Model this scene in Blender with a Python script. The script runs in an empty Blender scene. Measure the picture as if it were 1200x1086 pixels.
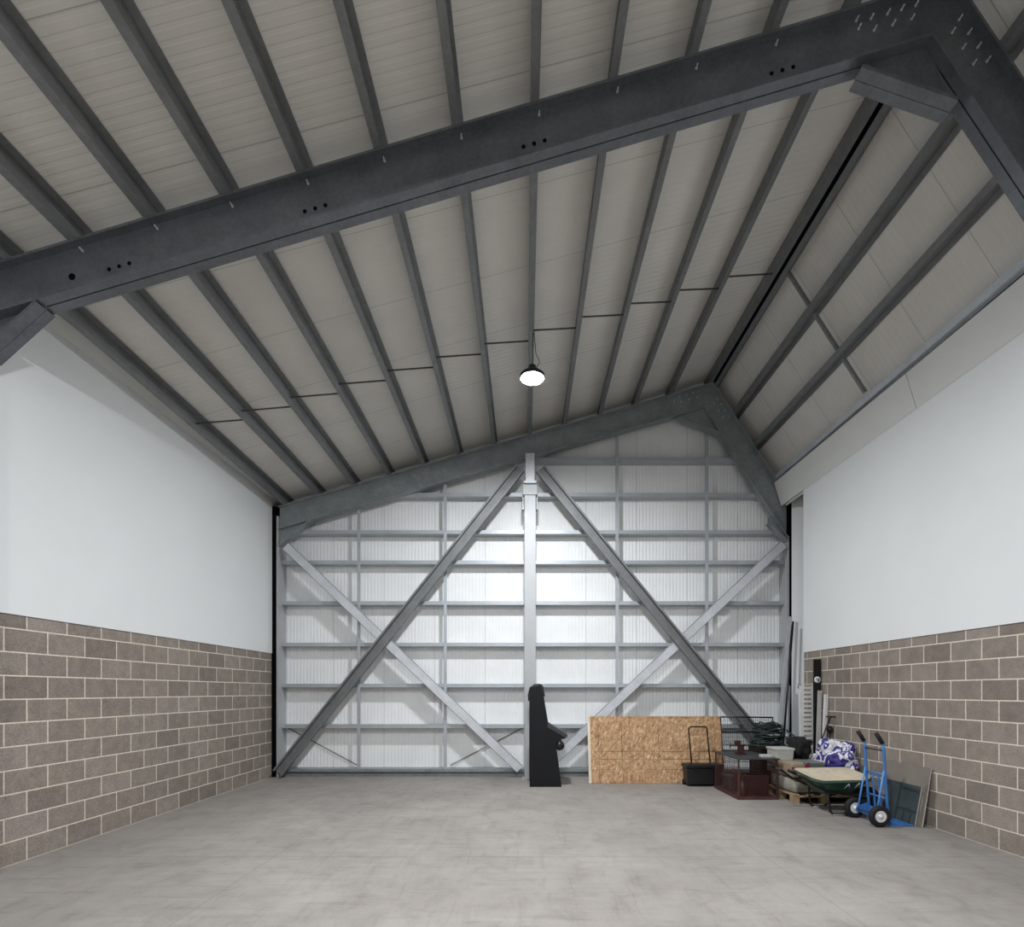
import bpy, math, random
from mathutils import Vector, Matrix, noise
random.seed(7)
S = bpy.context.scene
COL = S.collection
V = Vector

# ------------------------------------------------------------------ helpers
def lin(c):
    o = []
    for v in c:
        v /= 255.0
        o.append(v/12.92 if v <= .04045 else ((v+.055)/1.055)**2.4)
    return (o[0], o[1], o[2], 1)

class MB:
    """collects polygons that become one mesh"""
    def __init__(s): s.v = []; s.f = []; s.m = []; s.sm = []
    def add(s, vs, fs, mi=0, smooth=False):
        o = len(s.v); s.v += [tuple(x) for x in vs]
        for f in fs:
            s.f.append([o+i for i in f]); s.m.append(mi); s.sm.append(smooth)
    def box(s, x0, x1, y0, y1, z0, z1, mi=0):
        vs = [(x, y, z) for x in (x0, x1) for y in (y0, y1) for z in (z0, z1)]
        s.add(vs, [(0,1,3,2),(4,6,7,5),(0,4,5,1),(2,3,7,6),(0,2,6,4),(1,5,7,3)], mi)
    def sweep(s, prof, a, b, up, na=None, nb=None, mi=0, smooth=False):
        """prof: closed polygon (u = along up, w = sideways). a->b. na/nb: mitre plane normals"""
        a = V(a); b = V(b); d = (b-a).normalized()
        side = d.cross(V(up)).normalized(); upv = side.cross(d).normalized()
        na = V(na) if na else d; nb = V(nb) if nb else d
        n = len(prof); A = []; B = []
        for (u, w) in prof:
            off = upv*u + side*w
            p = a+off; p += d*((a-p).dot(na)/d.dot(na)); A.append(p)
            q = b+off; q += d*((b-q).dot(nb)/d.dot(nb)); B.append(q)
        fs = [(i, (i+1) % n, n+(i+1) % n, n+i) for i in range(n)]
        s.add(A+B, fs, mi, smooth)
        s.add(A, [list(range(n))[::-1]], mi); s.add(B, [list(range(n))], mi)
    def cyl(s, a, b, r, r2=None, n=16, mi=0, caps=True, smooth=True):
        a = V(a); b = V(b); r2 = r if r2 is None else r2
        d = (b-a).normalized(); t = V((0,0,1)) if abs(d.z) < .9 else V((1,0,0))
        u = d.cross(t).normalized(); w = d.cross(u).normalized()
        A = [a+(u*math.cos(2*math.pi*i/n)+w*math.sin(2*math.pi*i/n))*r for i in range(n)]
        B = [b+(u*math.cos(2*math.pi*i/n)+w*math.sin(2*math.pi*i/n))*r2 for i in range(n)]
        s.add(A+B, [(i, n+i, n+(i+1) % n, (i+1) % n) for i in range(n)], mi, smooth)
        if caps:
            s.add(A, [list(range(n))], mi); s.add(B, [list(range(n))[::-1]], mi)
    def tube(s, pts, r, n=8, mi=0, closed=False):
        pts = [V(p) for p in pts]; m = len(pts); rings = []
        pu = None
        for i, p in enumerate(pts):
            if closed: d = pts[(i+1) % m]-pts[i-1]
            else: d = pts[min(i+1, m-1)]-pts[max(i-1, 0)]
            d.normalize()
            if pu is None:
                t = V((0,0,1)) if abs(d.z) < .9 else V((1,0,0)); u = d.cross(t).normalized()
            else:
                u = (pu-d*pu.dot(d)).normalized()
            pu = u; w = d.cross(u)
            rings.append([p+(u*math.cos(2*math.pi*k/n)+w*math.sin(2*math.pi*k/n))*r for k in range(n)])
        vs = [q for R in rings for q in R]; fs = []
        for i in range(m if closed else m-1):
            j = (i+1) % m
            for k in range(n):
                fs.append((i*n+k, i*n+(k+1) % n, j*n+(k+1) % n, j*n+k))
        s.add(vs, fs, mi, True)
        if not closed:
            s.add(rings[0], [list(range(n))[::-1]], mi); s.add(rings[-1], [list(range(n))], mi)
    def lathe(s, c, axis, prof, n=24, mi=0, smooth=True):
        """prof: (r, h) along axis"""
        c = V(c); d = V(axis).normalized(); t = V((0,0,1)) if abs(d.z) < .9 else V((1,0,0))
        u = d.cross(t).normalized(); w = d.cross(u)
        vs = []; m = len(prof)
        for (r, h) in prof:
            for k in range(n):
                an = 2*math.pi*k/n
                vs.append(c+d*h+(u*math.cos(an)+w*math.sin(an))*r)
        fs = [(i*n+k, (i+1)*n+k, (i+1)*n+(k+1) % n, i*n+(k+1) % n) for i in range(m-1) for k in range(n)]
        s.add(vs, fs, mi, smooth)
    def plate(s, poly, n, t, mi=0):
        """3D polygon extruded by t along n (centred)"""
        n = V(n).normalized(); k = len(poly)
        A = [V(p)-n*t/2 for p in poly]; B = [V(p)+n*t/2 for p in poly]
        s.add(A+B, [(i, (i+1) % k, k+(i+1) % k, k+i) for i in range(k)]+[list(range(k))[::-1], list(range(k, 2*k))], mi)
    def build(s, name, mat, parent=None, bevel=0, loc=None):
        me = bpy.data.meshes.new(name); me.from_pydata(s.v, [], s.f)
        mats = mat if isinstance(mat, (list, tuple)) else [mat]
        for m in mats: me.materials.append(m)
        me.polygons.foreach_set('material_index', s.m)
        me.polygons.foreach_set('use_smooth', s.sm)
        import bmesh
        bm = bmesh.new(); bm.from_mesh(me)
        bmesh.ops.remove_doubles(bm, verts=bm.verts, dist=1e-5)
        bmesh.ops.recalc_face_normals(bm, faces=bm.faces)
        bm.to_mesh(me); bm.free(); me.update()
        o = bpy.data.objects.new(name, me); COL.objects.link(o)
        if parent: o.parent = parent
        if loc: o.location = loc
        if bevel:
            b = o.modifiers.new('bevel', 'BEVEL'); b.width = bevel; b.segments = 2; b.limit_method = 'ANGLE'
        return o

def tag(o, label=None, cat=None, group=None, kind=None):
    if label: o['label'] = label
    if cat: o['category'] = cat
    if group: o['group'] = group
    if kind: o['kind'] = kind
    return o
def thing(name, label, cat, loc=(0,0,0), group=None):
    o = bpy.data.objects.new(name, None); COL.objects.link(o); o.location = loc
    o.empty_display_size = .1
    return tag(o, label, cat, group)
def keep(o, parent):
    """parent while leaving the child's world coordinates as built"""
    o.parent = parent; o.matrix_parent_inverse = Matrix.Translation(parent.location).inverted()
    return o
def part(mb, name, mat, parent, bevel=0, label=None):
    o = mb.build(name, mat, None, bevel); keep(o, parent) if parent.type == 'EMPTY' else setattr(o, 'parent', parent)
    if parent.type != 'EMPTY':
        pass
    if label: o['label'] = label
    return o

# ------------------------------------------------------------------ materials
class NT:
    def __init__(s, name):
        s.m = bpy.data.materials.new(name); s.m.use_nodes = True
        s.t = s.m.node_tree; s.b = s.t.nodes['Principled BSDF']
    def n(s, typ, **kw):
        nd = s.t.nodes.new(typ)
        for k, v in kw.items(): setattr(nd, k, v)
        return nd
    def l(s, a, b): s.t.links.new(a, b)
    def val(s, sock, v):
        if hasattr(v, 'is_output') or isinstance(v, bpy.types.NodeSocket): s.l(v, sock)
        else: sock.default_value = v
    def math(s, op, a, b=None, c=None, clamp=False):
        nd = s.n('ShaderNodeMath', operation=op, use_clamp=clamp)
        s.val(nd.inputs[0], a)
        if b is not None: s.val(nd.inputs[1], b)
        if c is not None: s.val(nd.inputs[2], c)
        return nd.outputs[0]
    def co(s):
        return s.n('ShaderNodeTexCoord').outputs['Object']
    def sep(s, v):
        nd = s.n('ShaderNodeSeparateXYZ'); s.l(v, nd.inputs[0]); return nd.outputs
    def comb(s, x, y, z):
        nd = s.n('ShaderNodeCombineXYZ')
        for i, v in enumerate((x, y, z)): s.val(nd.inputs[i], v)
        return nd.outputs[0]
    def scale(s, v, sc):
        nd = s.n('ShaderNodeMapping'); s.l(v, nd.inputs[0]); nd.inputs['Scale'].default_value = sc; return nd.outputs[0]
    def noise(s, v, sc, det=4, rough=.55, dist=0):
        nd = s.n('ShaderNodeTexNoise'); s.l(v, nd.inputs['Vector'])
        nd.inputs['Scale'].default_value = sc; nd.inputs['Detail'].default_value = det
        nd.inputs['Roughness'].default_value = rough; nd.inputs['Distortion'].default_value = dist
        return nd.outputs['Fac']
    def ramp(s, f, stops):
        nd = s.n('ShaderNodeValToRGB'); s.l(f, nd.inputs[0]); e = nd.color_ramp.elements
        while len(e) < len(stops): e.new(.5)
        for i, (p, c) in enumerate(stops):
            e[i].position = p; e[i].color = c if len(c) == 4 else (*c, 1)
        return nd.outputs[0]
    def mix(s, f, a, b, mode='MIX'):
        nd = s.n('ShaderNodeMix', data_type='RGBA', blend_type=mode)
        s.val(nd.inputs[0], f); s.val(nd.inputs[6], a); s.val(nd.inputs[7], b); return nd.outputs[2]
    def bump(s, h, st, dist=.01):
        nd = s.n('ShaderNodeBump'); s.l(h, nd.inputs['Height'])
        nd.inputs['Strength'].default_value = st; nd.inputs['Distance'].default_value = dist
        s.l(nd.outputs[0], s.b.inputs['Normal'])
    def set(s, col=None, rough=None, metal=None, spec=None):
        if col is not None: s.val(s.b.inputs['Base Color'], col)
        if rough is not None: s.val(s.b.inputs['Roughness'], rough)
        if metal is not None: s.val(s.b.inputs['Metallic'], metal)
        if spec is not None: s.b.inputs['Specular IOR Level'].default_value = spec
        return s.m

def simple(name, c, rough=.6, metal=0, var=.12, sc=6, bump=0, spec=.5):
    m = NT(name); co = m.co(); f = m.noise(co, sc, 4)
    c = lin(c)
    a = tuple(x*(1-var) for x in c[:3])+(1,); b = tuple(min(1, x*(1+var)) for x in c[:3])+(1,)
    col = m.ramp(f, [(.3, a), (.7, b)])
    if bump: m.bump(m.noise(co, sc*8, 3), bump, .004)
    return m.set(col, rough, metal, spec)

def steel(name, c, rough=.45, metal=.35, var=.22):
    """galvanised sheet with faint spangle and handling marks"""
    m = NT(name); co = m.co(); c = lin(c)
    vo = m.n('ShaderNodeTexVoronoi'); m.l(co, vo.inputs['Vector']); vo.inputs['Scale'].default_value = 28
    sp = m.math('MULTIPLY', vo.outputs['Distance'], .25)
    f = m.math('ADD', m.math('MULTIPLY', m.noise(co, 3.5, 6, .65), .85), sp)
    a = tuple(x*(1-var) for x in c[:3])+(1,); b = tuple(min(1, x*(1+var)) for x in c[:3])+(1,)
    col = m.ramp(f, [(.35, a), (.75, b)])
    r = m.math('ADD', rough-.08, m.math('MULTIPLY', m.noise(co, 9, 3), .18))
    return m.set(col, r, metal)

def block_mat(name, L, H, phase, lc=None):
    m = NT(name); co = m.co(); x, y, z = m.sep(co)
    row = m.math('FLOOR', m.math('DIVIDE', z, H))
    off = m.math('MULTIPLY', m.math('MODULO', row, 2.0), .5)
    yy = m.math('ADD', m.math('DIVIDE', m.math('SUBTRACT', y, phase), L), off)
    yb = m.math('FLOOR', yy)
    fy = m.math('FRACT', yy); fz = m.math('FRACT', m.math('DIVIDE', z, H))
    # slightly ragged mortar edges
    rag = m.math('MULTIPLY', m.math('SUBTRACT', m.noise(co, 30, 2), .5), .006)
    dy = m.math('MULTIPLY', m.math('MINIMUM', fy, m.math('SUBTRACT', 1.0, fy)), L)
    dz = m.math('MULTIPLY', m.math('MINIMUM', fz, m.math('SUBTRACT', 1.0, fz)), H)
    d = m.math('ADD', m.math('MINIMUM', dy, dz), rag)
    mr = m.n('ShaderNodeMapRange'); m.l(d, mr.inputs[0]); mr.inputs[1].default_value = .0045; mr.inputs[2].default_value = .0085
    mask = mr.outputs[0]
    wn = m.n('ShaderNodeTexWhiteNoise', noise_dimensions='2D'); m.l(m.comb(row, yb, 0.0), wn.inputs['Vector'])
    base = m.ramp(wn.outputs['Value'], [(0, lin((126, 117, 109))), (.25, lin((134, 125, 117))), (.6, lin((141, 132, 122))), (.8, lin((139, 131, 122))), (1, lin((149, 139, 131)))])
    fine = m.noise(co, 95, 3, .7); mid = m.noise(co, 7, 4, .6)
    base = m.mix(1.0, base, m.ramp(fine, [(.25, (.55, .55, .55)), (.75, (1.38, 1.38, 1.38))]), 'MULTIPLY')
    base = m.mix(1.0, base, m.ramp(mid, [(.3, (.84, .84, .85)), (.7, (1.12, 1.11, 1.09))]), 'MULTIPLY')
    # chalky scuffs
    sc = m.ramp(m.noise(m.scale(co, (1, 1, 1.6)), 2.3, 5, .7), [(.66, (0, 0, 0)), (.78, (1, 1, 1))])
    base = m.mix(m.math('MULTIPLY', sc, .35), base, lin((170, 162, 152)))
    col = m.mix(mask, lin((216, 205, 190)), base)
    m.bump(m.math('ADD', mask, m.math('MULTIPLY', fine, .35)), .55, .006)
    return m.set(col, .92, 0, .2)

def ribbed(name, c, axis, pitch, joint, jphase, dep=.004, var=.05, jc=.55):
    """profiled insulated panel; ribs at `pitch` along axis, panel joints every `joint`"""
    m = NT(name); co = m.co(); x = m.sep(co)[axis]
    fr = m.math('FRACT', m.math('DIVIDE', x, pitch))
    tri = m.math('ABSOLUTE', m.math('SUBTRACT', fr, .5))
    rp = m.n('ShaderNodeMapRange', interpolation_type='SMOOTHSTEP'); m.l(tri, rp.inputs[0])
    rp.inputs[1].default_value = .12; rp.inputs[2].default_value = .24
    fj = m.math('FRACT', m.math('DIVIDE', m.math('SUBTRACT', x, jphase), joint))
    dj = m.math('MULTIPLY', m.math('MINIMUM', fj, m.math('SUBTRACT', 1.0, fj)), joint)
    jm = m.math('LESS_THAN', dj, .0035)
    c = lin(c)
    f = m.noise(co, 1.6, 4)
    col = m.ramp(f, [(.3, tuple(v*(1-var) for v in c[:3])), (.7, tuple(v*(1+var) for v in c[:3]))])
    col = m.mix(m.math('MULTIPLY', rp.outputs[0], .05), col, tuple(v*.6 for v in c[:3])+(1,))
    col = m.mix(jm, col, tuple(v*jc for v in c[:3])+(1,))
    m.bump(m.math('SUBTRACT', rp.outputs[0], m.math('MULTIPLY', jm, 1.5)), 1.0, dep)
    return m.set(col, .45, 0, .4)

def floor_mat():
    m = NT('worn concrete'); co = m.co(); x, y, z = m.sep(co)
    big = m.noise(co, .55, 5, .6, .3); mid = m.noise(co, 3.2, 6, .7, .6); fine = m.noise(co, 60, 3, .7)
    col = m.ramp(big, [(.3, lin((132, 126, 121))), (.5, lin((143, 137, 132))), (.7, lin((154, 148, 142)))])
    col = m.mix(1.0, col, m.ramp(mid, [(.3, (.83, .825, .82)), (.5, (1, 1, 1)), (.75, (1.1, 1.1, 1.1))]), 'MULTIPLY')
    col = m.mix(1.0, col, m.ramp(fine, [(.2, (.88, .88, .88)), (.8, (1.1, 1.1, 1.1))]), 'MULTIPLY')
    # streaks left by dragging and sweeping
    st = m.noise(m.scale(co, (.6, 6.0, 1)), 2.2, 5, .7, .4)
    col = m.mix(1.0, col, m.ramp(st, [(.28, (.84, .83, .82)), (.45, (1, 1, 1)), (.72, (1.05, 1.05, 1.05))]), 'MULTIPLY')
    st2 = m.noise(m.scale(co, (5.0, .8, 1)), 1.8, 5, .7, .4)
    col = m.mix(1.0, col, m.ramp(st2, [(.3, (.88, .875, .87)), (.45, (1, 1, 1)), (.8, (1.03, 1.03, 1.03))]), 'MULTIPLY')
    # hairline map of slab crazing
    def hair(u, pitch, w, amt):
        wob = m.math('MULTIPLY', m.noise(co, 2.2, 3), .14)
        fr = m.math('FRACT', m.math('DIVIDE', m.math('ADD', u, wob), pitch))
        d = m.math('MULTIPLY', m.math('MINIMUM', fr, m.math('SUBTRACT', 1.0, fr)), pitch)
        k = m.math('LESS_THAN', d, w)
        gate = m.ramp(m.noise(co, 1.3, 3), [(.47, (0, 0, 0)), (.6, (1, 1, 1))])
        return m.math('MULTIPLY', m.math('MULTIPLY', k, gate), amt)
    h1 = hair(y, .31, .006, .35); h2 = hair(x, .47, .006, .30)
    col = m.mix(m.math('MAXIMUM', h1, h2), col, lin((112, 104, 98)))
    # patches of dark marks
    dk = m.ramp(m.noise(m.scale(co, (1.0, 2.2, 1)), 4.0, 6, .75), [(.69, (0, 0, 0)), (.76, (1, 1, 1))])
    col = m.mix(m.math('MULTIPLY', dk, .4), col, lin((104, 98, 94)))
    # sawn joint
    def joint(u, at):
        return m.math('LESS_THAN', m.math('ABSOLUTE', m.math('SUBTRACT', u, at)), .005)
    jj = m.math('MAXIMUM', joint(x, -2.49), m.math('MAXIMUM', joint(y, 5.2), joint(x, 2.4)))
    col = m.mix(m.math('MULTIPLY', jj, .45), col, lin((110, 104, 98)))
    m.bump(m.math('ADD', m.math('MULTIPLY', mid, .6), m.math('MULTIPLY', fine, .4)), .25, .004)
    return m.set(col, .78, 0, .3)

def osb_mat():
    m = NT('oriented strand board'); co = m.co()
    def flakes(ang, sc, loc):
        mp = m.n('ShaderNodeMapping'); m.l(co, mp.inputs[0]); mp.inputs['Rotation'].default_value = (0, ang, 0); mp.inputs['Location'].default_value = loc
        w_ = m.scale(mp.outputs[0], sc)
        nz = m.n('ShaderNodeTexNoise'); m.l(w_, nz.inputs['Vector']); nz.inputs['Scale'].default_value = 1; nz.inputs['Detail'].default_value = 1; nz.inputs['Distortion'].default_value = .6
        v_ = m.n('ShaderNodeTexVoronoi'); m.l(w_, v_.inputs['Vector']); v_.inputs['Scale'].default_value = 1
        return m.math('ADD', m.math('MULTIPLY', m.sep(v_.outputs['Color'])[0], .5), m.math('MULTIPLY', nz.outputs['Fac'], .5))
    fa = flakes(.35, (11, 11, 42), (0, 0, 0)); fb = flakes(1.25, (12, 12, 45), (3, 0, 1)); fc = flakes(-.6, (12, 12, 44), (7, 0, 2))
    f = m.math('ADD', m.math('MULTIPLY', m.math('MAXIMUM', fa, fb), .6), m.math('MULTIPLY', m.math('MINIMUM', fb, fc), .5))
    col = m.ramp(f, [(.25, lin((122, 90, 64))), (.45, lin((160, 124, 90))), (.65, lin((184, 149, 113))), (.9, lin((226, 198, 162)))])
    x, y, z = m.sep(co)
    def ln(u, at, w=.004): return m.math('LESS_THAN', m.math('ABSOLUTE', m.math('SUBTRACT', u, at)), w)
    marks = None
    for u, at in ((x, 1.36), (x, 1.78), (x, 1.93), (x, 2.17), (x, 2.45), (x, 3.42), (x, 3.47), (z, .24), (z, .56), (z, 1.16), (z, .42)):
        k = ln(u, at); marks = k if marks is None else m.math('MAXIMUM', marks, k)
    diag = m.math('LESS_THAN', m.math('ABSOLUTE', m.math('SUBTRACT', m.math('SUBTRACT', z, x), -.95)), .005)
    gate = m.ramp(m.noise(co, 1.7, 2), [(.42, (0, 0, 0)), (.52, (1, 1, 1))])
    marks = m.math('MULTIPLY', m.math('MAXIMUM', marks, diag), m.math('ADD', m.math('MULTIPLY', gate, .6), .3))
    col = m.mix(marks, col, lin((70, 50, 34)))
    return m.set(col, .7, 0, .3)

def cloth_mat():
    m = NT('striped nylon cloth'); co = m.co()
    mp = m.n('ShaderNodeMapping'); m.l(co, mp.inputs[0]); mp.inputs['Rotation'].default_value = (.5, .9, .3); mp.inputs['Scale'].default_value = (1.5, 2.1, 1.4)
    n = m.noise(mp.outputs[0], 1.9, 1.5, .4, 1.6)
    col = m.ramp(n, [(.40, lin((52, 46, 120))), (.435, lin((60, 52, 126))), (.445, lin((206, 205, 214))), (.53, lin((222, 221, 228))), (.545, lin((70, 62, 140))), (.60, lin((58, 50, 122))), (.615, lin((212, 211, 218)))])
    return m.set(col, .6)

def emit(name, c, st):
    m = bpy.data.materials.new(name); m.use_nodes = True; t = m.node_tree
    b = t.nodes['Principled BSDF']; b.inputs['Base Color'].default_value = (1, 1, 1, 1)
    b.inputs['Emission Color'].default_value = c; b.inputs['Emission Strength'].default_value = st
    return m

M = dict(
    plaster=simple('matt white painted plasterboard', (219, 221, 221), .85, 0, .02, 1.2, 0, .2),
    plaster2=simple('white lining board', (205, 206, 203), .8, 0, .03, 2, 0, .2),
    blockL=block_mat('concrete blockwork', .45, .2245, 5.103),
    blockR=block_mat('concrete blockwork facing left', .4095, .2215, 5.437),
    roof=ribbed('off white roof liner panel', (224, 221, 214), 1, .0833, 1.0, .35, .0022, jc=.62),
    gable=ribbed('white wall liner panel', (232, 233, 233), 0, .0667, 1.0, .23, .003, jc=.65),
    floor=floor_mat(),
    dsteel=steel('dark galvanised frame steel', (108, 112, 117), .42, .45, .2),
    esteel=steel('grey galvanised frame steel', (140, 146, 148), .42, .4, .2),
    purlin=steel('galvanised purlin steel', (122, 124, 125), .5, .35, .16),
    girt=steel('galvanised rail steel', (172, 177, 182), .42, .3, .12),
    brace=steel('galvanised brace steel', (200, 203, 208), .45, .2, .12),
    post=steel('pale zinc coated post', (168, 170, 172), .5, .1, .05),
    bolt=simple('bright zinc bolts', (205, 206, 204), .35, .6),
    black=simple('black for dark voids', (8, 8, 9), .9, 0, .1, 5, 0, .1),
    arcade=simple('black laminate', (10, 11, 16), .6, 0, .12, 3, 0, .3),
    arcade2=simple('satin black trim', (12, 12, 14), .35),
    grey_strip=simple('scuffed dark grey', (50, 51, 54), .5),
    osb=osb_mat(),
    osbedge=simple('pale board edge', (214, 202, 184), .8),
    bplastic=simple('black plastic', (20, 20, 21), .45, 0, .2),
    btube=simple('black painted tube', (18, 15, 15), .4),
    redoxide=simple('red oxide painted metal', (74, 44, 40), .6, 0, .25, 9),
    darkred=simple('dark red plastic', (54, 20, 22), .5, 0, .3, 9),
    slate=simple('dark grey sheet metal', (62, 64, 66), .5, .2, .25, 7),
    hose=simple('dark green hose', (22, 40, 36), .5, 0, .4, 9),
    carton=simple('brown cardboard', (140, 124, 104), .85, 0, .12, 6),
    sack=simple('grey wrapped sacks', (150, 148, 138), .7, 0, .18, 8, .3),
    white_tub=simple('off white plastic', (178, 178, 172), .55, 0, .12, 9),
    crimson=simple('crimson webbing', (128, 24, 58), .7),
    wood=simple('rough pallet timber', (150, 128, 102), .85, 0, .2, 12),
    graybox=simple('grey green plastic', (110, 116, 112), .55, 0, .12, 5),
    alu=steel('brushed aluminium', (222, 221, 220), .42, .2, .1),
    alud=steel('weathered aluminium', (176, 173, 170), .5, .2, .15),
    cloth=cloth_mat(),
    green=simple('green barrow tub', (42, 74, 62), .45, 0, .3, 9),
    sand=simple('dried beige mortar', (190, 178, 156), .95, 0, .12, 14, .5),
    rubber=simple('black tyre rubber', (16, 16, 17), .75),
    chrome=simple('silver hub', (222, 222, 226), .35, .2),
    blue=simple('blue painted steel', (60, 114, 180), .38, 0, .12, 8),
    lblue=simple('light blue painted steel', (80, 140, 205), .4, 0, .08, 8),
    glassdark=simple('dark toughened sheet', (64, 72, 74), .22, 0, .2, 4),
    brownboard=simple('grey brown board', (122, 114, 106), .7, 0, .1, 5),
    edge=simple('pale board trim', (190, 184, 174), .6),
    white=simple('white enamel', (225, 225, 225), .5),
    bagcloth=simple('black woven bag', (16, 16, 18), .9, 0, .3, 9, .6),
    cable=simple('grey cable', (70, 68, 64), .6),
)
LAMP = 1000.0
LENS = [emit('lamp lens', (.93, .965, 1.0, 1), LAMP*k) for k in (.84, 1.36, 1.2)]

# ------------------------------------------------------------------ camera
cam = bpy.data.cameras.new('camera'); co = bpy.data.objects.new('camera', cam); COL.objects.link(co)
co.location = (0, 0, 1.646); co.rotation_euler = (math.radians(90), 0, 0)
cam.sensor_fit = 'HORIZONTAL'; cam.sensor_width = 36; cam.lens = 36*612/1200
cam.shift_x = -14/1200; cam.shift_y = 267/1200; cam.clip_start = .05; cam.clip_end = 200
S.camera = co

# ------------------------------------------------------------------ frames' geometry
YN = -7.0
def nearY(X): return 4.60 - .22*(X+4.5)/8.05       # the near portal stands very slightly askew
NL, NA, NR = (-4.5, 5.38), (3.55, 7.53), (4.98, 5.29)   # line of the rafter tops: eaves, apex, right eaves
EL, EA, ER = (-4.55, 5.22), (3.62, 7.55), (5.06, 5.31)
EY = 10.04
def roofpt(side, t, Y, off=0.0):
    """point on the rafter-top line at fraction t of the slope, at depth Y, lifted by off square to the slope"""
    a0, b0 = ((NL, NA) if side == 'L' else (NA, NR)); a1, b1 = ((EL, EA) if side == 'L' else (EA, ER))
    p0 = V((a0[0]+(b0[0]-a0[0])*t, a0[1]+(b0[1]-a0[1])*t)); p1 = V((a1[0]+(b1[0]-a1[0])*t, a1[1]+(b1[1]-a1[1])*t))
    k = (Y-4.48)/(EY-4.48); k = max(k, 0)
    p = p0+(p1-p0)*k
    d0 = V((b0[0]-a0[0], b0[1]-a0[1])).normalized(); n = V((-d0.y, d0.x))
    if n.y < 0: n = -n
    return V((p.x+n.x*off, Y, p.y+n.y*off))

# ------------------------------------------------------------------ setting
mb = MB(); mb.box(-5.3, 5.9, YN, 10.7, -.15, 0)
tag(mb.build('floor', M['floor']), 'pale worn concrete slab floor of the empty unit', 'floor', kind='structure')
AX, BX = 4.858, 4.946
mb = MB(); mb.box(-AX-.1, -AX, YN, 10.2, 0, 2.375, 0); mb.box(-AX-.1, -AX+.012, YN, 10.2, 2.378, 5.385, 1)
tag(mb.build('wall_left', [M['blockL'], M['plaster']]), 'left wall of grey brown blocks below white plasterboard', 'wall', kind='structure')
mb = MB(); mb.box(BX, BX+.1, YN, 9.22, 0, 2.33, 0); mb.box(BX-.012, BX+.1, YN, 9.22, 2.333, 5.21, 1)
tag(mb.build('wall_right', [M['blockR'], M['plaster']]), 'right wall of grey brown blocks below white plasterboard', 'wall', kind='structure')
mb = MB(); mb.box(-4.73, 5.6, 10.33, 10.43, 0, 7.9)
tag(mb.build('wall_far', M['gable']), 'white ribbed metal gable wall at the far end', 'wall', kind='structure')
mb = MB(); mb.box(-5.3, 5.9, YN-.1, YN, 0, 8.2)
tag(mb.build('wall_near', M['plaster2']), 'white wall behind the viewer', 'wall', kind='structure')
# unseen outer skins added to keep light out, closing the eaves voids and the recess past the right-hand blockwork
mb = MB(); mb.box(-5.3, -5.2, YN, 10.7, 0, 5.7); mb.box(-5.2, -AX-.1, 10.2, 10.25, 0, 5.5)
tag(mb.build('wall_left_outer', M['black']), 'dark outer skin added behind the left wall to keep light out', 'wall', kind='structure')
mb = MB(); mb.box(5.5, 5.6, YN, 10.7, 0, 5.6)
tag(mb.build('wall_right_outer', M['black']), 'dark outer skin added behind the right wall to keep light out', 'wall', kind='structure')
# roof liner
mb = MB()
ys = [YN, 4.48, 10.43]
for side, t0, t1 in (('L', -.09, 1.03), ('R', -.06, 1.22)):
    lo = [[roofpt(side, t, y, .214) for t in (t0, t1)] for y in ys]
    hi = [[roofpt(side, t, y, .294) for t in (t0, t1)] for y in ys]
    vs = [p for r in lo for p in r]+[p for r in hi for p in r]
    fs = []
    for i in range(2):
        a = i*2; fs += [(a, a+1, a+3, a+2), (6+a, 6+a+2, 6+a+3, 6+a+1), (a, a+2, 6+a+2, 6+a), (a+1, 6+a+1, 6+a+3, a+3)]
    fs += [(0, 6, 7, 1), (4, 5, 11, 10)]
    mb.add(vs, fs)
tag(mb.build('ceiling', M['roof']), 'off white ribbed underside of the two roof slopes', 'ceiling', kind='structure')

# trims
mb = MB(); mb.box(-AX, -4.735, 10.05, 10.33, 0, 5.2)  # black box stands in for the shade of the open gap here
tag(mb.build('trim_1', M['black']), 'black strip standing in for the dark gap at the far left corner', 'trim', kind='structure')
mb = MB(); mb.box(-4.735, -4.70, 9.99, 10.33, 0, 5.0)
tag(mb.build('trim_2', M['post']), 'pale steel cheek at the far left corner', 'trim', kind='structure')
mb = MB(); mb.box(5.075, 5.3, 10.05, 10.33, 0, 5.3)  # shaded gap beside the return board, drawn as a black box
tag(mb.build('trim_3', M['black']), 'black strip standing in for the dark gap at the far right corner', 'trim', kind='structure')
mb = MB(); mb.box(5.045, 5.075, 9.99, 10.33, 0, 4.62)
tag(mb.build('trim_4', M['post']), 'pale steel cheek at the far right corner', 'trim', kind='structure')
mb = MB(); mb.add([(x, y, z) for z in (0, 5.32) for x, y in ((5.105, 9.96), (5.5, 9.62), (5.53, 9.66), (5.135, 10.0))], [(0,1,2,3),(4,5,6,7),(0,1,5,4),(1,2,6,5),(2,3,7,6),(3,0,4,7)])
tag(mb.build('wall_right_return', M['plaster']), 'narrow white return board beyond the right wall', 'wall', kind='structure')
# left eaves flashing
mb = MB()
prof = [(0, 0), (0, .012), (.10, .155), (.12, .155), (.12, .14), (.02, 0)]
mb.sweep([(0, 0), (.0, .02), (.085, .14), (.105, .14), (.105, .10), (.03, 0)], (-AX-.0, YN, 5.375), (-AX-.0, 10.1, 5.375), (0, 0, 1))
tag(mb.build('trim_5', M['plaster2']), 'pale folded flashing along the top of the left wall', 'trim', kind='structure')
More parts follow.
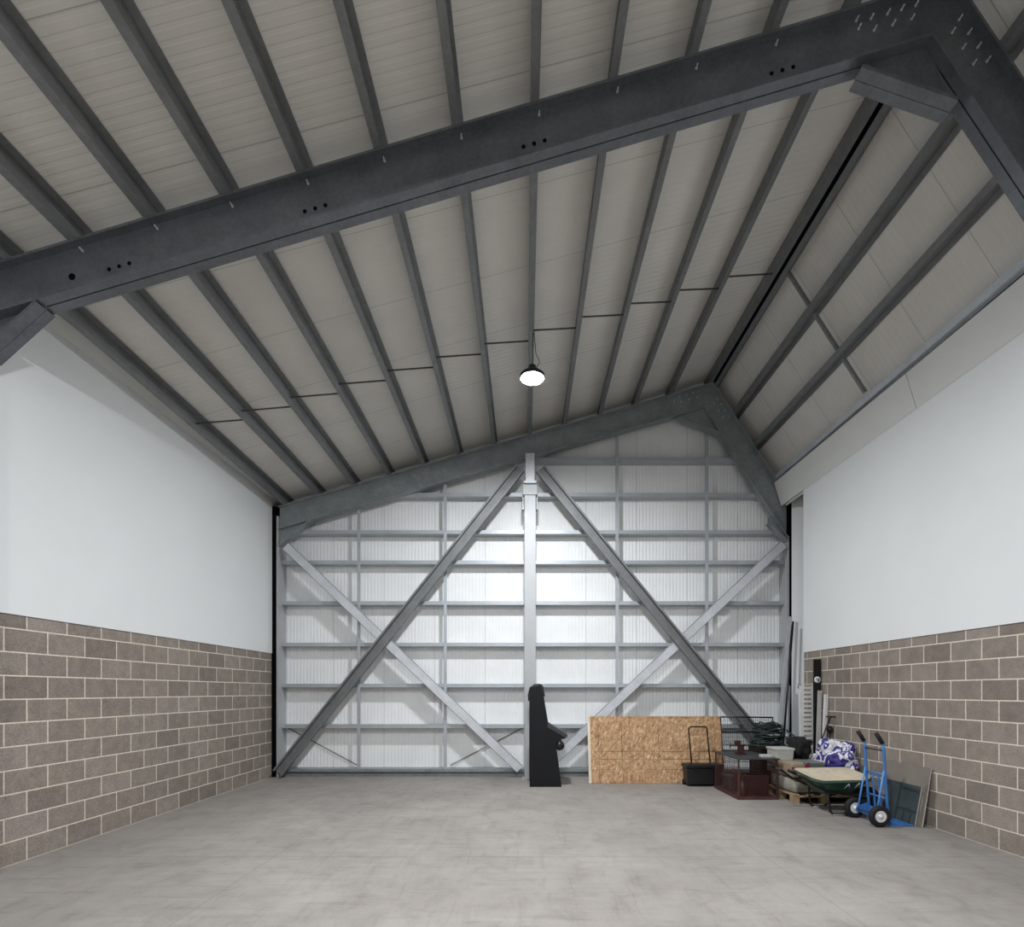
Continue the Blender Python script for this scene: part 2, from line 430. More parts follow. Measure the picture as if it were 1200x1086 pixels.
# right eaves lining, sloping from the wall head up to the eaves beam
mb = MB()
for (y0, y1) in ((YN, 6.55), (6.56, 10.0)):
    mb.plate([(4.936, y0, 5.20), (4.936, y1, 5.20), (4.80, y1, 5.64), (4.80, y0, 5.64)], (1, 0, .30), .02)
mb.sweep([(0, 0), (0, .03), (.035, .03), (.035, 0)], (4.96, YN, 5.17), (4.96, 9.9, 5.17), (0, 0, 1))
tag(mb.build('trim_6', M['plaster2']), 'white lining board along the head of the right wall', 'trim', kind='structure')

# ------------------------------------------------------------------ portal frames
def chan(dep, fl, th, lip, sgn, gap=.006):
    """lipped C polygon hanging below the line: u 0..-dep, w from gap outwards"""
    w0 = gap*sgn; w1 = (gap+fl)*sgn; t = th*sgn
    return [(0, w0), (0, w1), (-lip, w1), (-lip, w1-t), (-th, w1-t), (-th, w0+t), (-dep+th, w0+t), (-dep+th, w1-t),
            (-dep+lip, w1-t), (-dep+lip, w1), (-dep, w1), (-dep, w0)]
def frame(name, label, L, A, R, yf, mat, fl, lcut, rcut, knee, apexb, rknee, colx):
    root = thing(name, label, 'steel frame', (0, yf(0), 0))
    P = lambda p: V((p[0], yf(p[0]), p[1]))
    pl, pa, pr = P(L), P(A), P(R)
    nrm = (pa-pl).cross(V((0, 0, 1))).normalized()       # frame plane normal (towards the viewer or away)
    upL = V((0, 0, 1))
    dl = (pa-pl).normalized(); dr = (pr-pa).normalized(); bis = (dl+dr).normalized()
    dep = .42
    a0 = pl+dl*((lcut-pl.x)/dl.x); b1 = pa+dr*((rcut-pa.x)/dr.x)
    for (p, q, na, nb) in ((a0, pa, (1, 0, 0), bis), (pa, b1, bis, (1, 0, 0))):
        mb = MB()
        for sg in (-1, 1): mb.sweep(chan(dep, fl, .005, .022, sg), p, q, (0, 0, 1), na, nb)
        mb.sweep([(-.03, -.006), (-.03, .006), (-.39, .006), (-.39, -.006)], p, q, (0, 0, 1), na, nb)
        r = part(mb, 'rafter', mat, root)
    # strap plates under apex and eaves with a gusset in between
    n2 = V((0, 1, 0)); 
    def brace(nm, p, q, tip, ext=.0):
        p3, q3 = P(p), P(q); d = (q3-p3).normalized()
        mb = MB()
        for sg in (-1, 1):
            w0, w1 = .005*sg, (.005+fl)*sg
            mb.sweep([(0, w0), (0, w1), (.03, w1), (.03, w1-.005*sg), (.006, w1-.005*sg), (.006, w0)], p3, q3, (0, 0, 1))
        b = part(mb, nm, mat, root)
        mb = MB(); mb.plate([p3+V((0, 0, .004)), q3+V((0, 0, .004))]+[P(t) for t in tip], dl.cross(V((0, 0, 1))), .012)
        part(mb, 'gusset', mat, root)
    lo = lambda x: A[1]+(x-A[0])*(A[1]-L[1])/(A[0]-L[0])-.43   # underside of long rafter
    brace('apex_brace', *apexb, [(apexb[1][0]-.10, apexb[1][1]+.35), (A[0]-.1, A[1]-.35), (apexb[0][0]+.1, lo(apexb[0][0]+.1)+.1)])
    brace('knee_brace', *knee, [(knee[1][0], lo(knee[1][0])+.1), (knee[0][0]-.02, lo(knee[0][0])+.1)])
    if rknee: brace('knee_brace', *rknee, [(rknee[1][0], rknee[1][1]+.5), (rknee[0][0]+.02, rknee[0][1]+.12)])
    # columns
    for (x0, x1, zt) in colx:
        mb = MB()
        s = 1 if x1 > x0 else -1
        ymid = yf(x0)
        for sg in (-1, 1):
            pf = [(u*s, w) for (u, w) in [(0, .005*sg), (0, (.005+fl)*sg), (-.02, (.005+fl)*sg), (-.02, (fl)*sg), (-.005, fl*sg), (-.005, .01*sg),
                  (-abs(x1-x0)+.005, .01*sg), (-abs(x1-x0)+.005, fl*sg), (-abs(x1-x0), (.005+fl)*sg), (-abs(x1-x0), .005*sg)]]
            vsA = [(x0-u, ymid+w, 0) for (u, w) in pf]; vsB = [(x0-u, ymid+w, zt) for (u, w) in pf]
            n = len(pf); mb.add(vsA+vsB, [(i, (i+1) % n, n+(i+1) % n, n+i) for i in range(n)]+[list(range(n)), list(range(n, 2*n))])
        part(mb, 'column', mat, root)
    return root, P, dl, dr

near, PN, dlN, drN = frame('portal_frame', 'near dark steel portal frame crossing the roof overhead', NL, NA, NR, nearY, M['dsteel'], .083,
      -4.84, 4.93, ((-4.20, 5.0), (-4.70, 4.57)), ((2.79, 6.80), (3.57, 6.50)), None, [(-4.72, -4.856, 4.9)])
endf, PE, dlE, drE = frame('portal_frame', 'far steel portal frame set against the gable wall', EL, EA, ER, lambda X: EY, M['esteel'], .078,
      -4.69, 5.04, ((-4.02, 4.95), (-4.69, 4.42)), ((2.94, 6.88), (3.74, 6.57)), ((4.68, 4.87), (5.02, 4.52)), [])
# bolts and bolt holes
def bolts(root, P, dl, dr, L, A, offs, mat_):
    pa = P(A); pl = P(L)
    mb = MB(); mb.cyl((0, 0, 0), (0, -.04, 0), .0065, n=8); mb.cyl((0, 0, 0), (0, -.010, 0), .012, n=6)
    proto = None
    nl = V((-dl.z, 0, dl.x)); nr = V((dr.z, 0, -dr.x)); nr = -nr if nr.z > 0 else nr
    pts = []
    for (d, u) in [(-.30, -.07), (-.42, -.07), (-.54, -.07), (-.68, -.07), (-.36, -.17), (-.52, -.17), (-.68, -.17), (-.80, -.12)]:
        pts.append(pa+dl*d+nl*u)
    for (d, u) in [(.28, .08), (.42, .08), (.56, .08), (.70, .08), (.34, .19), (.50, .19), (.66, .19)]:
        pts.append(pa+dr*d+nr*u)
    for t in offs:
        x = L[0]+(A[0]-L[0])*t; pts.append(P((x, L[1]+(A[1]-L[1])*t))-nl*.05)
    for p in pts:
        q = p+V((0, -.012, 0))
        if proto is None:
            b = mb.build('bolt', mat_); proto = b
        else:
            b = proto.copy(); COL.objects.link(b)
        b.parent = root; b.matrix_parent_inverse = Matrix.Translation(root.location).inverted(); b.location = q
PT = [.0]+[.078+.0826*k for k in range(11)]+[.998]
bolts(near, PN, dlN, drN, NL, NA, PT[1:-1], M['bolt'])
bolts(endf, PE, dlE, drE, EL, EA, [], M['bolt'])
# black discs painting the dark of service holes on the near rafter web
nl = V((-dlN.z, 0, dlN.x))
def hole(x, u, r):
    p = PN((x, NL[1]+(x-NL[0])*(NA[1]-NL[1])/8.05))+nl*u
    mb = MB(); mb.cyl(p+V((0, -.016, 0)), p+V((0, -.009, 0)), r, n=12); part(mb, 'service_hole', M['black'], near)
for t0 in (.10, .315, .55, .81):
    for k in range(3): hole(NL[0]+8.05*t0+k*.09, -.27, .017)
hole(-4.02, -.24, .03)

# ------------------------------------------------------------------ purlins
def ordn(k): return ['first','second','third','fourth','fifth','sixth','seventh','eighth','ninth','tenth','eleventh','twelfth','thirteenth'][k]
def zed(dep, fl, th, flip=1):
    return [(0, -fl*flip), (0, th*flip), (dep-th, th*flip), (dep-th, fl*flip+th*flip), (dep, fl*flip+th*flip), (dep, 0), (th, 0), (th, -fl*flip)]
def purlin(side, t, label, flip=1, fl=.064, dep=.2, name='roof_purlin', mat=None, drop=0):
    mb = MB()
    ys = [YN+.02, 4.48, 10.32]
    a0, b0 = ((NL, NA) if side == 'L' else (NA, NR))
    d = V((b0[0]-a0[0], 0, b0[1]-a0[1])).normalized(); n = V((-d.z, 0, d.x)); n = -n if n.z < 0 else n
    for i in range(2):
        p = roofpt(side, t, ys[i], .003-drop); q = roofpt(side, t, ys[i+1], .003-drop)
        mb.sweep(zed(dep, fl, .006, flip), p, q, n, (0, 1, 0), (0, 1, 0))
    return tag(mb.build(name, mat or M['purlin']), label, 'purlin', 'roof purlins')
for k, t in enumerate(PT):
    if k == 0: lb = 'galvanised roof purlin at the left eaves, lowest of the long slope'
    elif k == len(PT)-1: lb = 'galvanised roof purlin against the ridge on its long slope side'
    else: lb = 'galvanised roof purlin on the long slope, %s up from the left eaves purlin' % ordn(k-1)
    purlin('L', t, lb)
for t, lb in ((.018, 'galvanised roof purlin against the ridge on its steep slope side'), (.27, 'upper intermediate purlin on the steep right roof slope'),
              (.545, 'lower intermediate purlin on the steep right roof slope')):
    purlin('R', t, lb, flip=1 if t > .1 else -1)
# black strip put in as the shade of the gap between the ridge purlins
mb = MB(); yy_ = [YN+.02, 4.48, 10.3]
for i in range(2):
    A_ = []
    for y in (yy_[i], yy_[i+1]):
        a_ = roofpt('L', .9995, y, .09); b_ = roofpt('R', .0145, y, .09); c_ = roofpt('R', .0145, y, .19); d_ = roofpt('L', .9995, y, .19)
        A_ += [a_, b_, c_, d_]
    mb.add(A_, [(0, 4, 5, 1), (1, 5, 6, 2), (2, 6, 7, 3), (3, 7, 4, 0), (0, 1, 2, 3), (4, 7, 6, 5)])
tag(mb.build('trim_7', M['black']), 'black strip standing in for shade in the gap between the ridge purlins', 'trim', kind='structure')
# eaves beam on the right: galvanised double tube
mb = MB()
for i, (y0, y1) in enumerate(((YN+.02, 4.48), (4.48, 10.0))):
    p = roofpt('R', .82, y0, 0); q = roofpt('R', .82, y1, 0)
    mb.sweep([(0, -.05), (0, .02), (.03, .045), (.06, .045), (.06, .06), (.19, .06), (.19, -.05)], p, q, (.843, 0, .537), (0, 1, 0), (0, 1, 0))
tag(mb.build('eaves_beam', M['girt']), 'galvanised eaves beam along the foot of the steep right slope', 'beam')

# sag ties at mid bay
for k in range(len(PT)-1):
    if k in (6,): pass
    y = 7.25
    p = roofpt('L', PT[k], 7.19, .03); q = roofpt('L', PT[k+1], 7.40, .03)
    mb = MB(); d = (q-p).normalized(); mb.cyl(p+d*.012, q-d*.012, .011, n=8)
    tag(mb.build('tie_rod', M['cable']), 'thin steel tie rod between purlins, %s from the left eaves' % ordn(k), 'tie rod', 'tie rods under the roof')
RT = [.018, .27, .545, .80]
for k in range(3):
    p = roofpt('R', RT[k], 7.25, .03); q = roofpt('R', RT[k+1], 7.25, .03); d = (q-p).normalized()
    mb = MB(); mb.sweep([(-.02, -.02), (-.02, .02), (.02, .02), (.02, -.02)], p+d*.06, q-d*.04, (0, 1, 0))
    tag(mb.build('tie_strut', M['purlin']), ('upper', 'middle', 'lower')[k]+' tie strut between members of the steep right slope', 'strut', 'tie struts on the right slope')

# ------------------------------------------------------------------ gable wall steelwork
def cee(dep, h, th=.006):
    """horizontal rail section: u up, w towards the viewer is -"""
    return [(0, 0), (h, 0), (h, dep), (h-.02, dep), (h-.02, dep-th), (h-th, dep-th), (h-th, th), (th, th), (th, dep-th), (.02, dep-th), (.02, dep), (0, dep)]
def roof_z(X):   # rafter top at the far frame
    if X < EA[0]: return EA[1]+(X-EA[0])*(EA[1]-EL[1])/(EA[0]-EL[0])
    return EA[1]+(X-EA[0])*(ER[1]-EA[1])/(ER[0]-EA[0])
YG0, YG1 = 10.125, 10.33
zg = [.97, 1.76, 2.555, 3.36, 4.15, 4.735, 5.46, 6.145]
names = ['lowest', 'second', 'third', 'fourth', 'fifth', 'sixth', 'seventh', 'topmost']
def span(z):
    xs = -4.70; xe = 5.045
    if z+.1 > roof_z(-4.6)-.2:
        xs = EA[0]+(z+.3-EA[1])*(EA[0]-EL[0])/(EA[1]-EL[1])
    if z+.1 > ER[1]-.2: xe = min(xe, EA[0]+(z+.25-EA[1])*(ER[0]-EA[0])/(ER[1]-EA[1]))
    return max(-4.70, xs), xe
for i, z in enumerate(zg):
    xs, xe = span(z)
    for sd, (x0, x1) in (('left', (xs, .005)), ('right', (.225, xe))):
        if x1-x0 < .3: continue
        mb = MB()
        mb.box(x0, x1, YG0, YG0+.006, z-.035, z+.035)         # web facing the room
        mb.box(x0, x1, YG0+.006, YG1, z+.029, z+.035)
        mb.box(x0, x1, YG0+.006, YG1, z-.035, z-.029)
        tag(mb.build('sheeting_rail', M['girt']), '%s horizontal wall rail, %s of the central post' % (names[i], sd), 'wall rail', 'horizontal rails on the gable wall')
mb = MB(); mb.box(-4.69, 5.04, 10.10, 10.33, .0, .055); mb.box(-4.69, 5.04, 10.14, 10.33, .055, .10); mb.box(-4.69, 5.04, 10.05, 10.33, .10, .15)
tag(mb.build('base_rail', M['esteel']), 'dark steel base channel along the foot of the gable wall', 'rail')
for x, lb in ((-3.20, 'thin upright between the left corner and the left crossing braces'), (-1.525, 'thin upright just left of the central post'),
              (1.805, 'thin upright just right of the central post'), (3.545, 'thin upright nearest the right corner')):
    mb = MB(); zt = roof_z(x)-.33
    mb.box(x-.03, x+.03, YG0-.012, YG0, .15, zt); mb.box(x-.03, x-.024, YG0, YG0+.02, .15, zt)
    tag(mb.build('wall_upright', M['girt']), 'galvanised '+lb, 'upright', 'uprights on the gable wall')
# thin wire stays in the bottom row
for (a, b, lb) in (((-4.66, .93), (-3.28, .19), 'thin wire stay low in the far left corner'), ((-1.45, .19), (-.02, .93), 'thin wire stay low beside the central post')):
    mb = MB(); mb.cyl((a[0], 10.30, a[1]), (b[0], 10.30, b[1]), .008, n=6)
    tag(mb.build('wire_stay', M['cable']), lb, 'wire stay')
# central post
post = thing('steel_post', 'pale steel post standing in the middle of the gable wall', 'post', (.115, 9.9, 0))
mb = MB(); mb.box(.01, .22, 9.80, 9.81, .012, 5.36); mb.box(.01, .22, 10.03, 10.04, .012, 5.36); mb.box(.108, .122, 9.81, 10.03, .012, 5.36)
mb.box(.01, .02, 9.81, 10.03, .012, 5.36)
part(mb, 'post_shaft', M['post'], post, .002)
mb = MB(); mb.box(-.03, .26, 9.78, 10.045, 0, .012); part(mb, 'base_plate', M['post'], post)
mb = MB(); mb.box(-.015, .245, 9.775, 9.95, 5.33, 5.52); part(mb, 'splice_plate', M['post'], post, .003)
mb = MB(); mb.box(.03, .20, 9.80, 9.94, 5.55, 6.12); mb.box(-.0, .235, 9.79, 9.94, 5.555, 5.60); part(mb, 'post_head', M['brace'], post, .003, 'grey narrower head of the post')
for xc in (-.03, .235):
    mb = MB(); mb.box(xc, xc+.025, 9.86, 9.92, 5.08, 5.33); part(mb, 'side_cleat', M['dsteel'], post)
# crossing braces
def brace_bar(label, a, b, y0, y1, wd, openface, mat):
    mb = MB(); a3 = V((a[0], 0, a[1])); b3 = V((b[0], 0, b[1])); d = (b3-a3).normalized(); n = V((-d.z, 0, d.x))
    if n.z < 0: n = -n
    h = wd/2; th = .007
    def slab(u0, u1, ya, yb):
        vs = []
        for p in (a3, b3):
            for u in (u0, u1):
                for y in (ya, yb): vs.append(p+n*u+V((0, y, 0)))
        mb.add(vs, [(0,1,3,2),(4,6,7,5),(0,4,5,1),(2,3,7,6),(0,2,6,4),(1,5,7,3)])
    if openface:
        slab(-h, h, y1-th, y1); slab(h-th, h, y0, y1); slab(-h, -h+th, y0, y1); slab(h-.035, h, y0-.004, y0); slab(-h, -h+.025, y0-.004, y0)
    else:
        slab(-h, h, y0, y0+th); slab(h-th, h, y0, y1); slab(-h, -h+th, y0, y1)
    return tag(mb.build('cross_brace', mat), label, 'brace', 'crossing braces on the gable wall')
brace_bar('diagonal brace rising from the far left floor corner to the post head', (-4.66, .10), (-.075, 5.87), 9.84, 9.93, .20, True, M['purlin'])
brace_bar('diagonal brace falling from the left eaves to the foot of the post', (-4.55, 4.42), (-.08, .16), 9.96, 10.04, .17, False, M['brace'])
brace_bar('diagonal brace falling rightwards from the post head, ending behind the cable heap', (.305, 5.86), (5.0, .10), 9.84, 9.93, .20, True, M['purlin'])
brace_bar('diagonal brace rising from the foot of the post to the right eaves', (.335, .105), (4.96, 4.45), 9.96, 10.04, .17, False, M['brace'])

# ------------------------------------------------------------------ high bay lamps
def lamp(y, label, lens, name='high_bay_lamp'):
    x, z = .115, 5.97
    t = thing(name, label, 'lamp', (x, y, z), None)
    mb = MB(); mb.lathe((x, y, z), (0, 0, 1), [(.0, .16), (.05, .16), (.06, .10), (.11, .08), (.17, .03), (.175, 0), (.170, -.018), (.162, -.018), (.156, .014), (0, .016)], 32)
    part(mb, 'housing', M['bplastic'], t)
    mb = MB(); mb.lathe((x, y, z), (0, 0, 1), [(.155, -.006), (.15, -.014), (.11, -.020), (.06, -.024), (0.0001, -.025)], 32)
    part(mb, 'lens', lens, t)
    top = roofpt('L', PT[7], y, 0)
    mb = MB(); mb.tube([(x, y, z+.15), (x+.01, y, z+.30), (top.x, y, top.z+.01)], .006, 6); part(mb, 'hanger', M['cable'], t)
    mb = MB(); mb.tube([(x+.05, y, z+.12), (x+.10, y-.03, z+.2), (x+.05, y-.02, z+.32), (top.x+.01, y-.03, top.z+.01)], .005, 6); part(mb, 'flex', M['cable'], t)
lamp(7.2, 'lit round high bay lamp hanging from the roof', LENS[0])
lamp(1.5, 'unseen high bay lamp added above the viewer to brighten the near bay', LENS[1])  # out of view, added to brighten the near walls and roof
lamp(-3.8, 'unseen high bay lamp added behind the viewer for more light', LENS[2])  # further unseen lamp, added to light the room from behind

# ------------------------------------------------------------------ arcade-like cabinet
K = .001893
def ap(x, y): return (.10+(x-180)*K, (1025-y)*K)
cab = thing('arcade_cabinet', 'black upright arcade cabinet seen side on beside the central post', 'arcade cabinet', (.4, 9.25, 0))
side = [ap(*p) for p in [(180, 1023), (180, 135), (195, 115), (225, 104), (262, 100), (285, 112), (300, 160), (345, 470), (512, 562), (508, 582), (470, 592), (418, 650), (428, 705), (470, 1023)]]
def prismY(poly, y0, y1, mi=0, mb=None):
    mb = mb or MB(); n = len(poly)
    vs = [(x, y0, z) for x, z in poly]+[(x, y1, z) for x, z in poly]
    mb.add(vs, [(i, (i+1) % n, n+(i+1) % n, n+i) for i in range(n)]+[list(range(n)), list(range(n, 2*n))[::-1]], mi); return mb
part(prismY(side, 8.99, 9.008), 'side_panel', M['arcade'], cab, .003)
part(prismY(side, 9.572, 9.59), 'side_panel', M['arcade'], cab, .003)
inner = [ap(*p) for p in [(188, 1016), (188, 140), (200, 124), (260, 110), (275, 120), (282, 165), (318, 480), (480, 560), (460, 585), (402, 660), (417, 705), (460, 1016)]]
part(prismY(inner, 9.008, 9.572), 'body', M['arcade2'], cab)
bz = [ap(*p) for p in [(282, 165), (300, 150), (352, 462), (322, 475)]]
part(prismY(bz, 9.02, 9.56), 'screen_bezel', M['bplastic'], cab, .004)
cp = [ap(*p) for p in [(345, 455), (362, 450), (525, 548), (522, 572), (500, 575), (335, 480)]]
part(prismY(cp, 8.985, 9.595), 'control_panel', M['grey_strip'], cab, .006, 'worn grey sloping control panel')
mb = MB(); c = ap(452, 650); mb.lathe((c[0], 9.0, c[1]), (0, 1, 0), [(0.0001, -.01), (.07, -.01), (.083, .005), (.083, .575), (.07, .59), (0.0001, .59)], 24); part(mb, 'padded_roll', M['arcade2'], cab)
mq = [ap(*p) for p in [(262, 92), (285, 88), (303, 110), (320, 200), (300, 205), (278, 112)]]
part(prismY(mq, 9.0, 9.58), 'marquee', M['bplastic'], cab, .004)
mb = MB(); mb.tube([(ap(183, 230)[0]-.02, 9.1, ap(183, 230)[1]), (ap(168, 190)[0], 9.1, ap(168, 190)[1]), (ap(185, 130)[0], 9.1, ap(185, 120)[1]), (ap(225, 98)[0], 9.1, ap(225, 94)[1]), (ap(270, 96)[0], 9.1, ap(270, 90)[1])], .012, 8); part(mb, 'cable', M['rubber'], cab)
for zz in (185, 235):
    mb = MB(); q = ap(172, zz); mb.box(q[0]-.015, q[0]+.02, 9.05, 9.3, q[1]-.018, q[1]+.018); part(mb, 'rear_catch', M['bplastic'], cab, .004)
mb = MB(); q = ap(228, 106); mb.plate([ (ap(197,112)[0], 9.0, ap(197,112)[1]), (ap(197,112)[0], 9.58, ap(197,112)[1]), (ap(262,96)[0], 9.58, ap(262,96)[1]), (ap(262,96)[0], 9.0, ap(262,96)[1])], (-.3, 0, 1), .008); part(mb, 'top_cover', M['graybox'], cab, 0, 'paler top cover')

# ------------------------------------------------------------------ OSB sheets
def sheet(x0, x1, yb, yt, h, t, mat, name, label, cat):
    mb = MB(); a = math.atan2(yt-yb, h); 
    vs = []
    for x in (x0, x1):
        for (u, w) in ((0, 0), (0, t), (h, t), (h, 0)):
            vs.append((x, yb+u*math.sin(a)+w*math.cos(a), u*math.cos(a)-w*math.sin(a)+.001+t*math.sin(a)))
    mb.add(vs, [(0, 3, 7, 4)], 0); mb.add(vs, [(0, 1, 2, 3), (7, 6, 5, 4), (0, 4, 5, 1), (3, 2, 6, 7), (1, 5, 6, 2)], 1)
    return tag(mb.build(name, mat), label, cat)
sheet(1.21, 3.60, 9.33, 9.60, 1.215, .018, [M['osb'], M['osbedge']], 'strand_board', 'large strand board sheet leaning behind the black toolbox, scribbled with lines', 'board')
sheet(1.165, 3.52, 9.352, 9.622, 1.212, .018, [M['osbedge'], M['osbedge']], 'strand_board', 'pale board sheet tucked behind the strand board, its white edge showing at the left', 'board')

# ------------------------------------------------------------------ black wheeled toolbox
tb = thing('wheeled_toolbox', 'black wheeled toolbox with raised pull handle in front of the strand board', 'toolbox', (3.13, 9.15, 0))
mb = MB(); 
pts = [(2.81, 9.02), (3.44, 9.02), (3.44, 9.26), (2.81, 9.26)]
vs = [(x+(.02 if x < 3 else -.02), y, .035) for x, y in pts]+[(x, y, .31) for x, y in pts]
mb.add(vs, [(0, 1, 5, 4), (1, 2, 6, 5), (2, 3, 7, 6), (3, 0, 4, 7), (3, 2, 1, 0), (4, 5, 6, 7)]); part(mb, 'body', M['bplastic'], tb, .012)
mb = MB(); mb.box(2.79, 3.46, 9.0, 9.275, .315, .385); part(mb, 'lid', M['bplastic'], tb, .02)
mb = MB(); R = .05
pth = [(2.97, 9.255, .386), (2.945, 9.265, .72), (2.925, 9.27, .95)]
for k in range(5):
    a = math.pi-k*math.pi/8; pth.append((2.925+R+R*math.cos(a), 9.27, .97+R*math.sin(a)))
for k in range(5):
    a = math.pi/2-k*math.pi/8; pth.append((3.20+R*math.cos(a), 9.27, .97+R*math.sin(a)))
pth += [(3.27, 9.265, .72), (3.30, 9.255, .386)]
mb.tube(pth, .013, 8); part(mb, 'pull_handle', M['btube'], tb)
for x in (2.84, 3.41):
    mb = MB(); mb.cyl((x-.025, 9.25, .05), (x+.025, 9.25, .05), .05, n=20); part(mb, 'wheel', M['rubber'], tb)
for x in (2.95, 3.28):
    mb = MB(); mb.box(x-.03, x+.03, 8.992, 9.0, .25, .36); part(mb, 'latch', M['arcade2'], tb, .003)

# ------------------------------------------------------------------ red oxide wire cage with dark top plate
cg = thing('wire_cage', 'low red oxide wire cage trolley with a dark flat top', 'cage', (3.55, 8.4, 0))
X0, X1, Y0, Y1, ZT = 3.255, 3.86, 7.93, 8.90, .61
mb = MB(); mb.box(X0-.01, X1, Y0-.01, Y1, .0, .03); mb.box(X0-.01, X1, Y0-.01, Y0+.01, .03, .05); mb.box(X0-.01, X0+.01, Y0, Y1, .03, .05); part(mb, 'tray', M['redoxide'], cg)
mb = MB(); mb.box(X0-.02, X1+.02, Y0-.03, Y1+.02, ZT, ZT+.018); part(mb, 'top_plate', M['slate'], cg, .003)
for (x, y) in ((X0, Y0), (X1-.02, Y0), (X0, Y1-.02), (X1-.02, Y1-.02)):
    mb = MB(); mb.box(x, x+.02, y, y+.02, .03, ZT); part(mb, 'corner_post', M['redoxide'], cg)
for nm, a, b in (('front', (X0, Y0), (X1, Y0)), ('left', (X0, Y0), (X0, Y1))):
    mb = MB(); a = V((*a, 0)); b = V((*b, 0)); n = int((b-a).length/.035)
    for i in range(1, n):
        p = a+(b-a)*i/n; mb.cyl(p+V((0, 0, .03)), p+V((0, 0, ZT)), .0022, n=5, caps=False)
    for k in range(1, 14):
        mb.cyl(a+V((0, 0, .03+k*.042)), b+V((0, 0, .03+k*.042)), .0022, n=5, caps=False)
    part(mb, 'wire_panel', M['redoxide'], cg)
def crate(name, label, cat, x0, x1, y0, y1, z0, z1, mat, rib=True, bev=.01):
    t = thing(name, label, cat, ((x0+x1)/2, (y0+y1)/2, z0))
    h = z1-z0; mb = MB(); ins = .03*(x1-x0)
    vs = []
    for (z, k) in ((z0, ins), (z1-.03, 0)):
        vs += [(x0+k, y0+k, z), (x1-k, y0+k, z), (x1-k, y1-k, z), (x0+k, y1-k, z)]
    mb.add(vs, [(0, 1, 5, 4), (1, 2, 6, 5), (2, 3, 7, 6), (3, 0, 4, 7), (3, 2, 1, 0), (4, 5, 6, 7)]); part(mb, 'body', mat, t, bev)
    mb = MB(); mb.box(x0-.01, x1+.01, y0-.01, y1+.01, z1-.035, z1); part(mb, 'lid', mat, t, bev*.6)
    return t
crate('storage_crate', 'dark red crate standing inside the wire cage', 'crate', 3.40, 3.80, 8.10, 8.45, .032, .34, M['darkred'])
crate('storage_crate', 'small dark grey crate at the back of the wire cage', 'crate', 3.36, 3.72, 8.52, 8.84, .032, .26, M['slate'])
mb = MB(); mb.lathe((3.36, 8.02, .032), (0, 0, 1), [(0.001, 0), (.05, 0), (.055, .02), (.055, .16), (.03, .2), (.015, .22), (.015, .25), (0.001, .25)], 16)
tag(mb.build('can', M['darkred']), 'dark red can at the near corner inside the wire cage', 'can')
# red clamp tool on the plate
cl = thing('bench_vice', 'small dark red bench vice standing on the flat cage top', 'vice', (3.5, 8.45, .628))
mb = MB(); mb.box(3.44, 3.58, 8.40, 8.52, .628, .66); mb.box(3.47, 3.55, 8.42, 8.50, .66, .76); part(mb, 'base', M['darkred'], cl, .006)
mb = MB(); mb.box(3.42, 3.50, 8.42, 8.50, .76, .85); part(mb, 'jaw', M['darkred'], cl, .006)
mb = MB(); mb.cyl((3.33, 8.46, .77), (3.60, 8.46, .77), .012, n=8); mb.cyl((3.34, 8.46, .72), (3.34, 8.46, .82), .007, n=6); part(mb, 'screw', M['btube'], cl)
pk = MB(); pk.box(3.66, 3.82, 8.02, 8.14, .629, .67)
tag(pk.build('small_box', M['white_tub'], None, .006), 'small pale box on the near right of the cage top', 'box')
# wire grid panel leaning behind
gp = thing('wire_grid_panel', 'black wire grid panel leaning behind the cage, in front of the gable braces', 'grid panel', (3.95, 9.2, 0))
mb = MB()
def gpt(x, z): return V((x, 9.18+.14*z, z))
for z in (.03, .60, .93, 1.19):
    mb.tube([gpt(3.52, z), gpt(4.45, z-.01)], .015, 6)
for x in (3.52, 4.45): mb.tube([gpt(x, .02), gpt(x, 1.19)], .010, 6)
part(mb, 'frame', M['btube'], gp)
mb = MB()
for i in range(1, 24): mb.cyl(gpt(3.52+.93*i/24, .03), gpt(3.52+.93*i/24, 1.18), .0028, n=5, caps=False)
for k in range(1, 16): mb.cyl(gpt(3.53, .03+k*.073), gpt(4.44, .03+k*.073), .0022, n=5, caps=False)
part(mb, 'grid', M['btube'], gp)

# black crate below the hose heap
crate('storage_crate', 'black lidded crate under the dark green hose heap', 'crate', 3.66 +.24, 4.50, 8.62, 9.08, 0, .72, M['bplastic'])
# hose heap
mb = MB(); rnd = random.Random(3)
for k in range(20):
    cx, cy = 4.13+rnd.uniform(-.05, .05), 8.85+rnd.uniform(-.03, .03); R = rnd.uniform(.17, .27)*(1-.018*k); z = .74+k*.0195
    tx, ty = rnd.uniform(-.13, .13), rnd.uniform(-.12, .12); ph = rnd.random()*6
    pts = []
    for i in range(28):
        a = 2*math.pi*i/28; x = math.cos(a)*R*(1.12+.1*math.sin(2*a+ph)); y = math.sin(a)*R*.85
        zz = z+x*tx+y*ty+.015*math.sin(3*a+ph); pts.append((cx+x, cy+y, max(zz, .736)))
    mb.tube(pts, .0125, 6, closed=True)
mb.tube([(4.38, 8.72, 1.0), (4.44, 8.60, .92), (4.50, 8.52, .78), (4.56, 8.50, .70)], .0125, 6)
tag(mb.build('hose_heap', M['hose']), 'heap of coiled dark green hose on a black crate', 'hose')

